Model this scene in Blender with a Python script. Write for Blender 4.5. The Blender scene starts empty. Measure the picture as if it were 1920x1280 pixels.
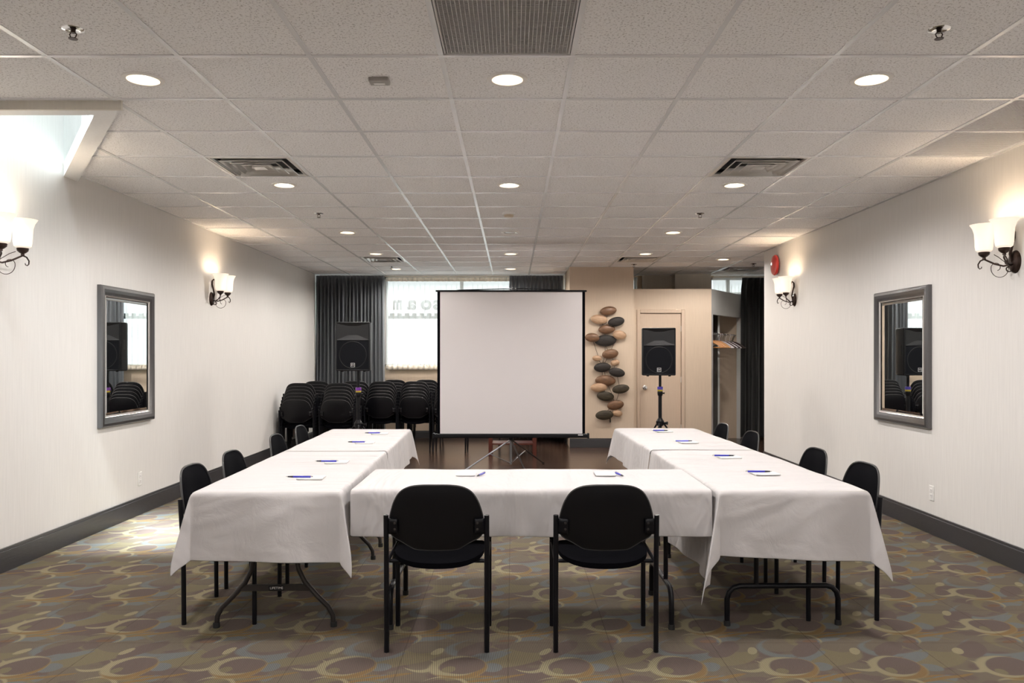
import bpy, math, random
from mathutils import Vector, Matrix
from mathutils.geometry import tessellate_polygon
random.seed(7)
SC = bpy.context.scene
COL = SC.collection
PI = math.pi
H = 2.81; HC = 1.415; XW = 3.35; YB = 13.6; YR = 10.45; XR = 5.2; YF = -2.6; YC = 8.3
FPX = 1472.0

# ------------------------------------------------------------------ view
SC.view_settings.view_transform = 'Standard'
SC.view_settings.look = 'None'
SC.view_settings.gamma = 1
SC.view_settings.use_curve_mapping = False
SC.view_settings.exposure = 1.12
try:
    SC.cycles.use_denoising = True
    SC.cycles.max_bounces = 8
    SC.cycles.diffuse_bounces = 5
    SC.cycles.sample_clamp_indirect = 6
    SC.cycles.caustics_reflective = False
    SC.cycles.caustics_refractive = False
except Exception:
    pass
cd = bpy.data.cameras.new('camera'); cam = bpy.data.objects.new('camera', cd); COL.objects.link(cam)
cam.location = (0, 0, HC); cam.rotation_euler = (PI/2, 0, 0)
cd.sensor_width = 36; cd.lens = 36*FPX/1920; cd.shift_y = 28/1920; cd.shift_x = -1/1920; cd.clip_start = .05
SC.camera = cam

# ------------------------------------------------------------------ mesh builder
class MB:
    def __init__(s): s.v = []; s.f = []
    def add(s, v, f, M=None):
        n = len(s.v)
        s.v += [tuple(M @ Vector(p)) for p in v] if M is not None else [tuple(p) for p in v]
        s.f += [tuple(i+n for i in q) for q in f]
        return s
    def box(s, x0, x1, y0, y1, z0, z1, M=None):
        v = [(x, y, z) for z in (z0, z1) for y in (y0, y1) for x in (x0, x1)]
        return s.add(v, [(0,2,3,1),(4,5,7,6),(0,1,5,4),(2,6,7,3),(0,4,6,2),(1,3,7,5)], M)
    def prism(s, poly, z0, z1, M=None):
        n = len(poly); v = [(x, y, z0) for x, y in poly]+[(x, y, z1) for x, y in poly]
        f = [tuple(range(n-1, -1, -1)), tuple(range(n, 2*n))]+[(i, (i+1) % n, n+(i+1) % n, n+i) for i in range(n)]
        return s.add(v, f, M)
    def tube(s, pts, r, n=10, M=None, cap=True):
        P = [Vector(p) for p in pts]; m = len(P)
        R = r if isinstance(r, (list, tuple)) else [r]*m
        T = [(P[min(i+1, m-1)]-P[max(i-1, 0)]).normalized() for i in range(m)]
        up = Vector((0, 0, 1)) if abs(T[0].z) < .9 else Vector((1, 0, 0))
        nrm = T[0].cross(up).normalized(); v = []
        for i in range(m):
            nrm = (nrm-T[i]*nrm.dot(T[i])).normalized(); b = T[i].cross(nrm)
            for k in range(n):
                a = 2*PI*k/n; v.append(P[i]+(nrm*math.cos(a)+b*math.sin(a))*R[i])
        f = [(i*n+k, i*n+(k+1) % n, (i+1)*n+(k+1) % n, (i+1)*n+k) for i in range(m-1) for k in range(n)]
        if cap: f += [tuple(range(n-1, -1, -1)), tuple((m-1)*n+k for k in range(n))]
        return s.add(v, f, M)
    def lathe(s, prof, n=24, M=None, sx=1, sy=1, caps=True):
        v = [(r*math.cos(2*PI*k/n)*sx, r*math.sin(2*PI*k/n)*sy, z) for r, z in prof for k in range(n)]
        m = len(prof)
        f = [(i*n+k, i*n+(k+1) % n, (i+1)*n+(k+1) % n, (i+1)*n+k) for i in range(m-1) for k in range(n)]
        if caps: f += [tuple(range(n-1, -1, -1)), tuple((m-1)*n+k for k in range(n))]
        return s.add(v, f, M)
    def grid(s, fn, nu, nv, M=None):
        v = [fn(i/nu, j/nv) for j in range(nv+1) for i in range(nu+1)]
        f = [(j*(nu+1)+i, j*(nu+1)+i+1, (j+1)*(nu+1)+i+1, (j+1)*(nu+1)+i) for j in range(nv) for i in range(nu)]
        return s.add(v, f, M)
    def build(s, name, mat, parent=None, loc=None, rz=0, bevel=0, sharp=35, solid=0, label=None, kind=None):
        me = bpy.data.meshes.new(name); me.from_pydata(s.v, [], s.f); me.update()
        me.materials.append(mat)
        me.polygons.foreach_set('use_smooth', [True]*len(me.polygons))
        me.set_sharp_from_angle(angle=math.radians(sharp))
        o = bpy.data.objects.new(name, me); COL.objects.link(o)
        if loc: o.location = loc
        o.rotation_euler.z = rz
        if parent: o.parent = parent
        if bevel:
            m = o.modifiers.new('bevel', 'BEVEL'); m.width = bevel; m.segments = 2; m.limit_method = 'ANGLE'
        if solid:
            m = o.modifiers.new('solid', 'SOLIDIFY'); m.thickness = solid; m.offset = 0
        if label: o['label'] = label
        if kind: o['kind'] = kind
        return o

def empty(name, label, cat, loc=(0,0,0), rz=0, group=None):
    o = bpy.data.objects.new(name, None); COL.objects.link(o); o.location = loc; o.rotation_euler.z = rz
    o.empty_display_size = .1
    return tag(o, label, cat, group)
def tag(o, label, cat, group=None):
    o['label'] = label; o['category'] = cat
    if group: o['group'] = group
    return o
def struct(o): o['kind'] = 'structure'; return o
def copy_tree(o, parent=None):
    c = o.copy(); COL.objects.link(c); c.parent = parent
    for ch in KIDS.get(o.name, []) or [x for x in bpy.data.objects if x.parent == o]: copy_tree(ch, c)
    return c
KIDS = {}
def freeze(o):
    ks = [x for x in bpy.data.objects if x.parent == o]; KIDS[o.name] = ks
    for k in ks: freeze(k)
def dup(o, loc, rz, label, group=None):
    c = copy_tree(o); c.location = loc; c.rotation_euler.z = rz; c['label'] = label
    if group: c['group'] = group
    return c
def pxy(px, Y): return (px-961)*Y/FPX
def pz(py, Y): return HC-(py-668)*Y/FPX

# ------------------------------------------------------------------ materials
def mat(name, col, rough=.6, metal=0, spec=.5, emit=None, es=0, trans=0, sheen=0, coat=0):
    m = bpy.data.materials.new(name); m.use_nodes = True
    b = m.node_tree.nodes['Principled BSDF']
    b.inputs['Base Color'].default_value = (*col, 1); b.inputs['Roughness'].default_value = rough
    b.inputs['Metallic'].default_value = metal; b.inputs['Specular IOR Level'].default_value = spec
    if emit: b.inputs['Emission Color'].default_value = (*emit, 1); b.inputs['Emission Strength'].default_value = es
    if trans: b.inputs['Transmission Weight'].default_value = trans
    if sheen: b.inputs['Sheen Weight'].default_value = sheen
    if coat: b.inputs['Coat Weight'].default_value = coat
    return m
class G:
    """tiny node-graph helper"""
    def __init__(s, m): s.nt = m.node_tree; s.b = s.nt.nodes['Principled BSDF']
    def n(s, t, **k):
        x = s.nt.nodes.new(t)
        for a, b in k.items(): setattr(x, a, b)
        return x
    def put(s, sock, v):
        if isinstance(v, bpy.types.NodeSocket): s.nt.links.new(v, sock)
        elif isinstance(v, (tuple, list)) and sock.type == 'RGBA': sock.default_value = (*v, 1)[:4]
        else: sock.default_value = v
    def m(s, op, a, b=0, c=0, clamp=False):
        x = s.n('ShaderNodeMath', operation=op, use_clamp=clamp); s.put(x.inputs[0], a); s.put(x.inputs[1], b)
        if op in ('MULTIPLY_ADD', 'COMPARE', 'WRAP', 'SMOOTH_MIN'): s.put(x.inputs[2], c)
        return x.outputs[0]
    def mix(s, f, a, b):
        x = s.n('ShaderNodeMix', data_type='RGBA'); s.put(x.inputs[0], f); s.put(x.inputs[6], a); s.put(x.inputs[7], b)
        return x.outputs[2]
    def pos(s, scale=(1,1,1), rot=0):
        g = s.n('ShaderNodeNewGeometry')
        mp = s.n('ShaderNodeMapping'); s.nt.links.new(g.outputs['Position'], mp.inputs[0])
        mp.inputs['Scale'].default_value = scale; mp.inputs['Rotation'].default_value = (0, 0, rot)
        return mp.outputs[0]
    def obj(s, scale=(1,1,1)):
        g = s.n('ShaderNodeTexCoord')
        mp = s.n('ShaderNodeMapping'); s.nt.links.new(g.outputs['Object'], mp.inputs[0]); mp.inputs['Scale'].default_value = scale
        return mp.outputs[0]
    def noise(s, vec, scale, detail=3, rough=.5, dist=0):
        x = s.n('ShaderNodeTexNoise'); s.put(x.inputs['Vector'], vec); x.inputs['Scale'].default_value = scale
        x.inputs['Detail'].default_value = detail; x.inputs['Roughness'].default_value = rough; x.inputs['Distortion'].default_value = dist
        return x.outputs['Fac']
    def ramp(s, f, a, b):
        x = s.n('ShaderNodeMapRange'); s.put(x.inputs[0], f); x.inputs[1].default_value = a; x.inputs[2].default_value = b
        return x.outputs[0]
    def bump(s, h, st, d=.01):
        x = s.n('ShaderNodeBump'); s.put(x.inputs['Height'], h); x.inputs['Strength'].default_value = st; x.inputs['Distance'].default_value = d
        s.nt.links.new(x.outputs[0], s.b.inputs['Normal'])
    def base(s, c): s.put(s.b.inputs['Base Color'], c)

def wallmat(name, col):
    m = mat(name, col, .55, spec=.35); g = G(m)
    p = g.pos((1, 1, .06)); n = g.noise(p, 60, 2)
    g.base(g.mix(g.ramp(n, .3, .7), tuple(c*.965 for c in col), tuple(min(1, c*1.02) for c in col)))
    g.bump(g.noise(g.pos(), 180, 2), .08, .002)
    return m
M_wall = wallmat('wall_paint', (.735, .715, .69))
M_beige = wallmat('beige_paint', (.58, .465, .355))
M_grey_paint = wallmat('grey_white_paint', (.62, .62, .60))
M_bright = wallmat('shaft_paint', (.86, .85, .84))
M_base = mat('baseboard_dark', (.042, .041, .044), .30, spec=.6)
g = G(M_base); g.bump(g.noise(g.pos((1, 1, 6)), 12, 3), .12, .01)
M_soffit = wallmat('soffit_beige', (.72, .68, .61))
M_door = wallmat('door_beige', (.54, .42, .32))

M_tile = mat('ceiling_tile', (.66, .63, .60), .9, spec=.15); g = G(M_tile)
v = g.n('ShaderNodeTexVoronoi'); g.put(v.inputs['Vector'], g.pos()); v.inputs['Scale'].default_value = 120
nz = g.noise(g.pos(), 95, 4, .7); sp = g.ramp(nz, .55, .61)
g.base(g.mix(sp, (.92, .905, .90), (.54, .515, .505)))
g.bump(nz, .35, .004)
M_grid = mat('grid_metal', (.84, .84, .85), .25, spec=.6)
M_white = mat('white_plastic', (.80, .79, .77), .4)
M_egg = mat('eggcrate_plastic', (.62, .60, .59), .35)
M_eggw = mat('eggcrate_white', (.86, .85, .86), .4)
M_plenum = mat('plenum_dark', (.10, .10, .10), .8)
M_alu = mat('brushed_aluminium', (.72, .69, .65), .3, metal=.5)
M_pole = mat('tripod_metal', (.26, .26, .27), .35, metal=.7)
M_chrome = mat('chrome', (.75, .75, .75), .12, metal=1)
M_reflector_glow = mat('downlight_reflector_glow', (1, .85, .65), .3, emit=(1, .74, .45), es=1.0)  # lamp light falling on the reflector ring, put in as emission
M_trimwhite = mat('downlight_rim', (.85, .82, .78), .4)
M_lens = mat('downlight_lens', (1, .95, .85), .4, emit=(1, .88, .70), es=9)
M_lens_dim = mat('downlight_lens_warm', (1, .95, .85), .4, emit=(1, .80, .55), es=2.2)
M_lens_off = mat('downlight_lens_unlit', (.8, .8, .78), .3)
M_trimring = mat('downlight_trim', (.75, .68, .58), .25, metal=.6)
M_black = mat('black_powder_coat', (.003, .003, .005), .4, spec=.28)
M_fabric = mat('black_fabric', (.0022, .0022, .0035), .85, spec=.05); g = G(M_fabric); g.bump(g.noise(g.obj(), 700, 2), .3, .001)
M_lit_rim = mat('chair_lit_rim', (.030, .029, .030), .4, spec=.5)  # lighter rim tone: light caught by the shell edge is put into the colour
M_shell = mat('black_chair_vinyl', (.0025, .0025, .004), .36, spec=.3); g = G(M_shell); g.bump(g.noise(g.obj((14, 1, 1)), 5, 2), .12, .004)
M_rubber = mat('rubber', (.012, .012, .012), .7)
M_greytable = mat('table_plastic', (.55, .53, .50), .5)
M_brownleg = mat('table_leg_bronze', (.035, .030, .028), .35, metal=.3)

M_cloth = mat('white_tablecloth', (.555, .53, .53), .85, spec=.15, sheen=.1); g = G(M_cloth)
big = g.noise(g.obj((.5, 2.2, 1)), 2.2, 3, .55, .6); fine = g.noise(g.obj(), 9, 4, .6, .8)
weave = g.noise(g.obj(), 500, 1)
g.bump(g.m('ADD', g.m('ADD', g.m('MULTIPLY', big, 2.2), g.m('MULTIPLY', fine, .14)), g.m('MULTIPLY', weave, .01)), 1.0, .02)

M_curtain = mat('charcoal_curtain', (.070, .074, .080), .55, spec=.4, sheen=.3); g = G(M_curtain)
g.base(g.mix(g.noise(g.pos((20, 20, .3)), 3, 2), (.065, .073, .085), (.125, .132, .142)))
M_curtain_black = mat('black_curtain', (.018, .018, .018), .6, spec=.3, sheen=.2)

def sheermat():
    m = bpy.data.materials.new('sheer_curtain'); m.use_nodes = True; nt = m.node_tree; nt.nodes.remove(nt.nodes['Principled BSDF'])
    out = nt.nodes['Material Output']
    tl = nt.nodes.new('ShaderNodeBsdfTranslucent'); tl.inputs[0].default_value = (.93, .93, .90, 1)
    df = nt.nodes.new('ShaderNodeBsdfDiffuse'); df.inputs[0].default_value = (.85, .85, .82, 1)
    tr = nt.nodes.new('ShaderNodeBsdfTransparent')
    a = nt.nodes.new('ShaderNodeMixShader'); a.inputs[0].default_value = .3
    b = nt.nodes.new('ShaderNodeMixShader'); b.inputs[0].default_value = .75
    nt.links.new(tl.outputs[0], a.inputs[1]); nt.links.new(df.outputs[0], a.inputs[2])
    nt.links.new(a.outputs[0], b.inputs[1]); nt.links.new(tr.outputs[0], b.inputs[2]); nt.links.new(b.outputs[0], out.inputs[0])
    return m
M_sheer = sheermat()
M_hem = mat('sheer_hem', (.92, .84, .72), .8, spec=.1)
def glassmat():
    m = bpy.data.materials.new('window_glass'); m.use_nodes = True; nt = m.node_tree; nt.nodes.remove(nt.nodes['Principled BSDF'])
    out = nt.nodes['Material Output']
    gl = nt.nodes.new('ShaderNodeBsdfGlossy'); gl.inputs['Roughness'].default_value = .02
    tr = nt.nodes.new('ShaderNodeBsdfTransparent'); tr.inputs[0].default_value = (.95, .98, .97, 1)
    a = nt.nodes.new('ShaderNodeMixShader'); a.inputs[0].default_value = .05
    nt.links.new(tr.outputs[0], a.inputs[1]); nt.links.new(gl.outputs[0], a.inputs[2]); nt.links.new(a.outputs[0], out.inputs[0])
    return m
M_glass = glassmat()
M_frame = mat('window_frame', (.55, .54, .52), .4)
M_letter = mat('sign_letters', (.03, .035, .035), .5)
M_signband = mat('exterior_band', (.03, .035, .03), .6)

# carpet -------------------------------------------------------------
def carpet():
    m = mat('patterned_carpet', (.2, .15, .12), .95, spec=.1); g = G(m)
    geo = g.n('ShaderNodeNewGeometry'); sep = g.n('ShaderNodeSeparateXYZ'); g.nt.links.new(geo.outputs['Position'], sep.inputs[0])
    nx = g.m('MULTIPLY', g.m('SUBTRACT', g.noise(g.pos(), 3.2, 1), .5), .07)
    ny = g.m('MULTIPLY', g.m('SUBTRACT', g.noise(g.pos((1.3, 1.3, 1), 1), 3.0, 1), .5), .07)
    x = g.m('ADD', sep.outputs[0], nx); y = g.m('ADD', sep.outputs[1], ny)
    CW, CH = .50, .55
    def ell(ox, oy, rx, ry, rot, soft=.05, cw=CW, ch=CH, sk=-.5):
        yy = g.m('DIVIDE', g.m('ADD', y, -oy), ch); row = g.m('FLOOR', yy)
        xx = g.m('SUBTRACT', g.m('DIVIDE', g.m('ADD', x, -ox), cw), g.m('MULTIPLY', row, sk))
        fx = g.m('MULTIPLY', g.m('SUBTRACT', g.m('FRACT', xx), .5), cw); fy = g.m('MULTIPLY', g.m('SUBTRACT', g.m('FRACT', yy), .5), ch)
        c, s_ = math.cos(rot), math.sin(rot)
        u = g.m('DIVIDE', g.m('ADD', g.m('MULTIPLY', fx, c), g.m('MULTIPLY', fy, s_)), rx)
        w = g.m('DIVIDE', g.m('ADD', g.m('MULTIPLY', fx, -s_), g.m('MULTIPLY', fy, c)), ry)
        d = g.m('SQRT', g.m('ADD', g.m('MULTIPLY', u, u), g.m('MULTIPLY', w, w)))
        return g.m('SUBTRACT', 1, g.ramp(d, 1-soft, 1+soft))
    def minus(a, b): return g.m('MULTIPLY', a, g.m('SUBTRACT', 1, b))
    brown = (.098, .070, .065); khaki = (.165, .138, .074); cream = (.300, .262, .155); blue = (.125, .148, .160); must = (.215, .125, .035); dkk = (.128, .105, .075)
    rust = (.15, .075, .04)
    c = g.mix(g.ramp(g.noise(g.pos((1, 1.6, 1), .6), 3.5, 2), .48, .52), brown, dkk)
    c = g.mix(ell(.25, .12, .19, .095, .55), c, khaki)
    c = g.mix(ell(.02, .30, .15, .10, -.5), c, dkk)
    c = g.mix(minus(ell(.10, .25, .18, .12, .5), ell(.13, .28, .17, .11, .5)), c, blue)
    c = g.mix(ell(.36, .38, .115, .045, .7), c, blue)
    c = g.mix(ell(.12, .10, .15, .030, .6), c, blue)
    c = g.mix(ell(.15, .00, .050, .048, 0), c, blue)
    c = g.mix(ell(.34, .26, .10, .075, .2), c, dkk)
    c = g.mix(minus(ell(.30, .30, .19, .14, -.3), ell(.33, .27, .18, .13, -.3)), c, khaki)
    c = g.mix(ell(.02, -.20, .13, .055, .9, cw=.40, ch=.47), c, brown)
    c = g.mix(ell(.16, -.12, .15, .014, .35), c, must)
    c = g.mix(ell(.30, .44, .12, .012, .15), c, must)
    c = g.mix(minus(ell(.33, .02, .080, .075, 0), ell(.31, .04, .075, .072, 0)), c, cream)
    c = g.mix(minus(ell(.20, .36, .10, .085, 0), ell(.185, .345, .10, .083, 0)), c, cream)
    c = g.mix(ell(.40, .20, .045, .022, 1.1), c, cream)
    ring = ell(0, 0, .128, .130, .6); inn = ell(.014, .016, .106, .092, .6)
    c = g.mix(ring, c, cream)
    c = g.mix(minus(ring, ell(-.025, .02, .125, .122, .6)), c, must)
    c = g.mix(inn, c, brown)
    c = g.mix(ell(-.045, -.035, .028, .034, 0), c, khaki)
    c = g.mix(ell(.23, .33, .04, .018, .2), c, rust)
    # woven stripes, quarter-turned on every other carpet tile
    T = .5
    tx = g.m('DIVIDE', g.m('ADD', sep.outputs[0], .02), T); ty = g.m('DIVIDE', g.m('ADD', sep.outputs[1], .12), T)
    st = g.m('SINE', g.m('MULTIPLY', g.m('ADD', sep.outputs[0], g.m('MULTIPLY', sep.outputs[1], .10)), 2*PI/.0085))
    k = g.m('MULTIPLY', g.ramp(st, -.35, .35), .66)
    c = g.mix(k, c, (.060, .042, .040))
    gr = g.noise(g.pos(), 420, 2); c = g.mix(g.m('MULTIPLY', g.ramp(gr, .35, .75), .22), c, (.42, .38, .30))
    ex = g.m('ABSOLUTE', g.m('SUBTRACT', g.m('FRACT', tx), .5)); ey = g.m('ABSOLUTE', g.m('SUBTRACT', g.m('FRACT', ty), .5))
    seam = g.m('GREATER_THAN', g.m('MAXIMUM', ex, ey), .4955)
    c = g.mix(g.m('MULTIPLY', seam, .5), c, (.05, .04, .035))
    g.base(c); g.bump(g.m('ADD', st, gr), .3, .002)
    return m
M_carpet = carpet()
def wood():
    m = mat('dark_wood_planks', (.05, .03, .02), .2, spec=.38); g = G(m)
    b = g.n('ShaderNodeTexBrick'); g.put(b.inputs['Vector'], g.pos((1, 1, 1), PI/2)); b.inputs['Scale'].default_value = 1
    b.inputs['Brick Width'].default_value = 1.1; b.inputs['Row Height'].default_value = .12; b.inputs['Mortar Size'].default_value = .002
    b.inputs['Color1'].default_value = (.040, .022, .015, 1); b.inputs['Color2'].default_value = (.075, .042, .028, 1); b.inputs['Mortar'].default_value = (.01, .006, .005, 1)
    n = g.noise(g.pos((1, 9, 1)), 3, 2)
    g.base(g.mix(g.m('MULTIPLY', n, .3), b.outputs[0], (.03, .016, .011)))
    g.put(g.b.inputs['Roughness'], g.m('ADD', .19, g.m('MULTIPLY', n, .04)))
    g.bump(g.m('MULTIPLY', b.outputs['Fac'], -1), .15, .001)
    return m
M_woodfloor = wood()
M_mirror = mat('mirror_glass', (.86, .90, .90), .01, metal=1)
M_mframe = mat('mirror_frame_pewter', (.15, .148, .150), .32, metal=.8); g = G(M_mframe); g.bump(g.noise(g.pos((1, 30, 4)), 14, 4), .25, .004)
M_silverline = mat('silver_line', (.62, .60, .58), .25, metal=.9)
M_bronze = mat('oil_rubbed_bronze', (.055, .036, .030), .34, metal=.8)
M_shade = mat('frosted_shade_glass', (.95, .90, .82), .5, emit=(1, .84, .68), es=.30)
M_bulb = mat('bulb_glow', (1, .9, .8), .5, emit=(1, .86, .66), es=8)
M_red = mat('red_alarm', (.62, .035, .030), .3, spec=.6, coat=.4)
M_screen = mat('projection_fabric', (.74, .705, .715), .8, spec=.2)
M_spk = mat('speaker_body', (.006, .0065, .008), .5, spec=.25)
M_grille = mat('speaker_grille', (.003, .0035, .006), .6, spec=.15); g = G(M_grille); g.bump(g.noise(g.obj(), 300, 1), .3, .002)
M_horn = mat('speaker_horn', (.003, .003, .004), .4)
M_badge = mat('badge_silver', (.70, .70, .70), .35, metal=.3)
M_purple = mat('purple_tape', (.22, .05, .42), .4)
M_yellow = mat('yellow_tape', (.55, .42, .04), .5)
M_bluetape = mat('blue_tape', (.08, .06, .42), .4)
M_paper = mat('notepad_paper', (.82, .80, .79), .8)
M_pblue = mat('pen_blue', (.03, .03, .42), .3)
M_pgrip = mat('pen_grip', (.02, .018, .03), .5)
M_wood_o = mat('orange_wood', (.52, .24, .075), .4)
M_wood_d = mat('dark_hanger', (.045, .018, .014), .4)
M_plwhite = mat('white_hanger_plastic', (.75, .70, .70), .4)
M_redwood = mat('reddish_wood', (.11, .028, .018), .35)
S_dark = mat('stone_dark', (.020, .017, .015), .5, spec=.25)
S_olive = mat('stone_olive', (.034, .027, .018), .5, spec=.25)
S_brown = mat('stone_brown', (.115, .062, .034), .4, metal=.2)
S_tan = mat('stone_tan', (.36, .22, .13), .45, metal=.1)
for mm, cc in ((S_dark, (.036, .029, .025)), (S_olive, (.062, .048, .030)), (S_brown, (.20, .10, .05)), (S_tan, (.48, .32, .20))):
    g = G(mm); b0 = tuple(mm.node_tree.nodes['Principled BSDF'].inputs[0].default_value)[:3]
    g.base(g.mix(g.ramp(g.noise(g.obj((1, 1, 4)), 14, 3), .35, .7), b0, cc))
M_wire = mat('dark_wire', (.03, .022, .018), .4, metal=.6)

# ------------------------------------------------------------------ room shell
o = MB().box(-XW-.2, XR+.2, YF-.2, YC, -.1, 0).build('floor', M_carpet); struct(o)
o = MB().box(-XW-.2, XR+.2, YC, YB+.3, -.1, 0).build('floor', M_woodfloor); struct(o)
struct(MB().box(-XW, XW, YC-.02, YC+.02, 0, .004).build('trim_1', M_alu))
SK_O = [(-XW, 4.29), (-2.15, 4.29), (-XW, 6.05)]
SK_I = [(-XW, 4.38), (-2.335, 4.38), (-XW, 5.86)]
# left wall with skylight shaft continuing above the ceiling
W = MB(); W.box(-XW-.2, -XW, YF, YB+.2, -.1, H+.02); W.box(-XW-.2, -XW, 4.2, 6.1, H+.02, H+.53)
struct(W.build('wall_left', M_wall))
struct(MB().box(XW, XW+.18, YF, YR, -.1, H+.02).build('wall_right', M_wall))
struct(MB().box(XR, XR+.2, YR-1.2, YB+.2, -.1, H+.02).build('wall_far_right', M_wall))
struct(MB().box(XW+.18, XR+.2, YR-1.2, YR-1.0, -.1, H+.02).build('wall_entry', M_wall))
struct(MB().box(-XW-.2, XW+.2, YF-.2, YF, -.1, H+.02).build('wall_front', M_wall))
# back wall with openings (x0,x1,z0,z1)
OPEN = [(-3.31, .885, 1.24, 2.80), (1.93, 2.16, 2.50, 2.79), (3.42, 5.1, 2.485, 2.79)]
def wall_with_openings(mb, x0, x1, y0, y1, z0, z1, ops):
    xs = x0
    for a, b, c, d in ops:
        mb.box(xs, a, y0, y1, z0, z1); mb.box(a, b, y0, y1, z0, c)
        if d < z1: mb.box(a, b, y0, y1, d, z1)
        xs = b
    mb.box(xs, x1, y0, y1, z0, z1)
W = MB(); wall_with_openings(W, -XW-.2, XR+.2, YB, YB+.2, -.1, H+.02, OPEN)
struct(W.build('wall_back', M_beige))
M_soffit_shade = wallmat('soffit_shaded', (.66, .62, .56))  # darker soffit tone: the weaker light above the closet is put into it
struct(MB().box(2.75, 3.36, 13.3, YB-.002, 2.472, H).build('wall_column', M_soffit))
struct(MB().box(2.24, 2.75, 13.5, YB-.002, 2.472, H).build('wall_column', M_soffit_shade))  # panel added to carry the shaded soffit tone
# feature wall
struct(MB().box(.887, 1.881, 12.2, YB-.002, 0, H).build('wall_feature', M_beige))
# closet : front face with door, diagonal face with opening
D0, D1, DT = 2.005, 2.655, 2.095
W = MB(); W.box(1.881, D0, 12.35, 12.43, 0, 2.476); W.box(D1, 3.13, 12.35, 12.43, 0, 2.476); W.box(D0, D1, 12.35, 12.43, DT, 2.476)
struct(W.build('wall_closet', M_beige))
A = Vector((3.13, 12.35)); B = Vector((3.96, 13.58)); dv = (B-A).normalized(); nv = Vector((dv.y, -dv.x)); Ld = (B-A).length
def dp(t, off): q = A+dv*t+nv*off; return (q.x, q.y)
W = MB()
W.prism([dp(0, 0), dp(.07, 0), dp(.07, -.07), dp(0, -.07)][::-1], 0, 2.476)
W.prism([dp(.07, 0), dp(Ld-.05, 0), dp(Ld-.05, -.07), dp(.07, -.07)][::-1], 2.08, 2.476)
W.prism([dp(Ld-.05, 0), dp(Ld-.01, 0), dp(Ld-.01, -.07), dp(Ld-.05, -.07)][::-1], 0, 2.476)
struct(W.build('wall_coat_closet', M_grey_paint))
struct(MB().box(3.40, 3.43, 13.0, YB-.002, 0, 2.46).build('trim_2', M_grey_paint))
W = MB(); W.prism([(1.90, 12.44), (3.12, 12.44), (3.95, 13.59), (1.90, 13.59)], 2.44, 2.470)
struct(W.build('trim_3', M_beige))

# ceiling slab with holes ------------------------------------------------
TX0, TY0, T = .279, 3.64, .61
def cell(i, j): return (TX0+T*i, TX0+T*(i+1), TY0+T*j, TY0+T*(j+1))   # i: x index, j: y index
EGG = [(-1, -1), (-1, -2), (4, 1), (4, 2)]
VENT = [(-4, 3), (2, 3), (-4, 12), (2, 12), (5, 14)]
def rect(c, clipx=XW): x0, x1, y0, y1 = c; return x0+.001, x1-.001, y0+.001, y1-.001
def tess_face(polys, z):
    tri = tessellate_polygon([[Vector((x, y, 0)) for x, y in p] for p in polys])
    flat = [q for p in polys for q in p]
    fs = []
    for t in tri:
        a, b, c = [Vector(flat[i]) for i in t]
        cr = (b-a).x*(c-a).y-(b-a).y*(c-a).x
        fs.append(tuple(t) if cr < 0 else tuple(reversed(t)))
    return [(x, y, z) for x, y in flat], fs
# build as strips of tiles (one mesh): exact cells, skylight part tessellated
C = MB()
outer = [(-XW-.1, YF-.1), (XR+.1, YF-.1), (XR+.1, YB+.1), (-XW-.1, YB+.1)]
holes = []
sk = [(-XW-.1, 4.32), (-2.19, 4.32), (-XW-.03, 6.03)]
for (i, j) in EGG+VENT:
    x0, x1, y0, y1 = rect(cell(i, j)); holes.append([(x0, y0), (x0, y1), (x1, y1), (x1, y0)])
outer = [(-XW-.1, YF-.1), (XR+.1, YF-.1), (XR+.1, YB+.1), (-XW-.1, YB+.1), (-XW-.1, 6.13), (-2.19, 4.32), (-XW-.1, 4.32)]
vv, ff = tess_face([outer]+holes, H); C.add(vv, ff)
struct(C.build('ceiling', M_tile))
M_bounce_black = mat('bounce_blocker_black', (.02, .02, .02), .9)  # unseen dark sheet added to stop sunlight bouncing off the ceiling top
vv2, ff2 = tess_face([[(-XW-.1, YF-.1), (XR+.1, YF-.1), (XR+.1, YB+.1), (-XW-.1, YB+.1), (-XW-.1, 5.93), (-XW, 5.862), (-2.334, 4.379), (-XW-.1, 4.379)]]+holes, H+.016); RF = MB(); RF.add(vv2, ff2); struct(RF.build('sun_bounce_blocker', M_bounce_black))
# grid bars
def in_sky(x, y): return x < -2.15 and 4.29 < y < 4.29+(6.05-4.29)*(-2.15-x)/1.2
Gd = MB(); bw = .012; bz0, bz1 = H-.0045, H+.004
for i in range(-6, 9):
    x = TX0+T*i
    if x < -XW+.01: continue
    y0, y1 = YF, YB
    if x > XW: y0 = YR
    segs = [(y0, y1)]
    if x < -2.15: segs = [(y0, 4.29), (4.29+(6.05-4.29)*(-2.15-x)/1.2, y1)]
    for a, b in segs: Gd.box(x-bw, x+bw, a, b, bz0, bz1)
for j in range(-10, 17):
    y = TY0+T*j
    if not YF < y < YB: continue
    x0 = -XW; x1 = XW if y < YR else XR
    if 4.29 < y < 6.05: x0 = -2.15-1.2*(y-4.29)/1.76
    elif abs(y-4.25) < .02: x0 = -XW
    Gd.box(x0, x1, y-bw, y+bw, bz0-.0008, bz1)
Gd.box(-XW, -XW+.018, YF, 4.29, bz0, bz1); Gd.box(-XW, -XW+.018, 6.05, YB, bz0, bz1); Gd.box(XW-.018, XW, YF, YR, bz0, bz1)
Gd.box(-XW, .887, YB-.02, YB, bz0, bz1)
struct(Gd.build('trim_4', M_grid))
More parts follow.
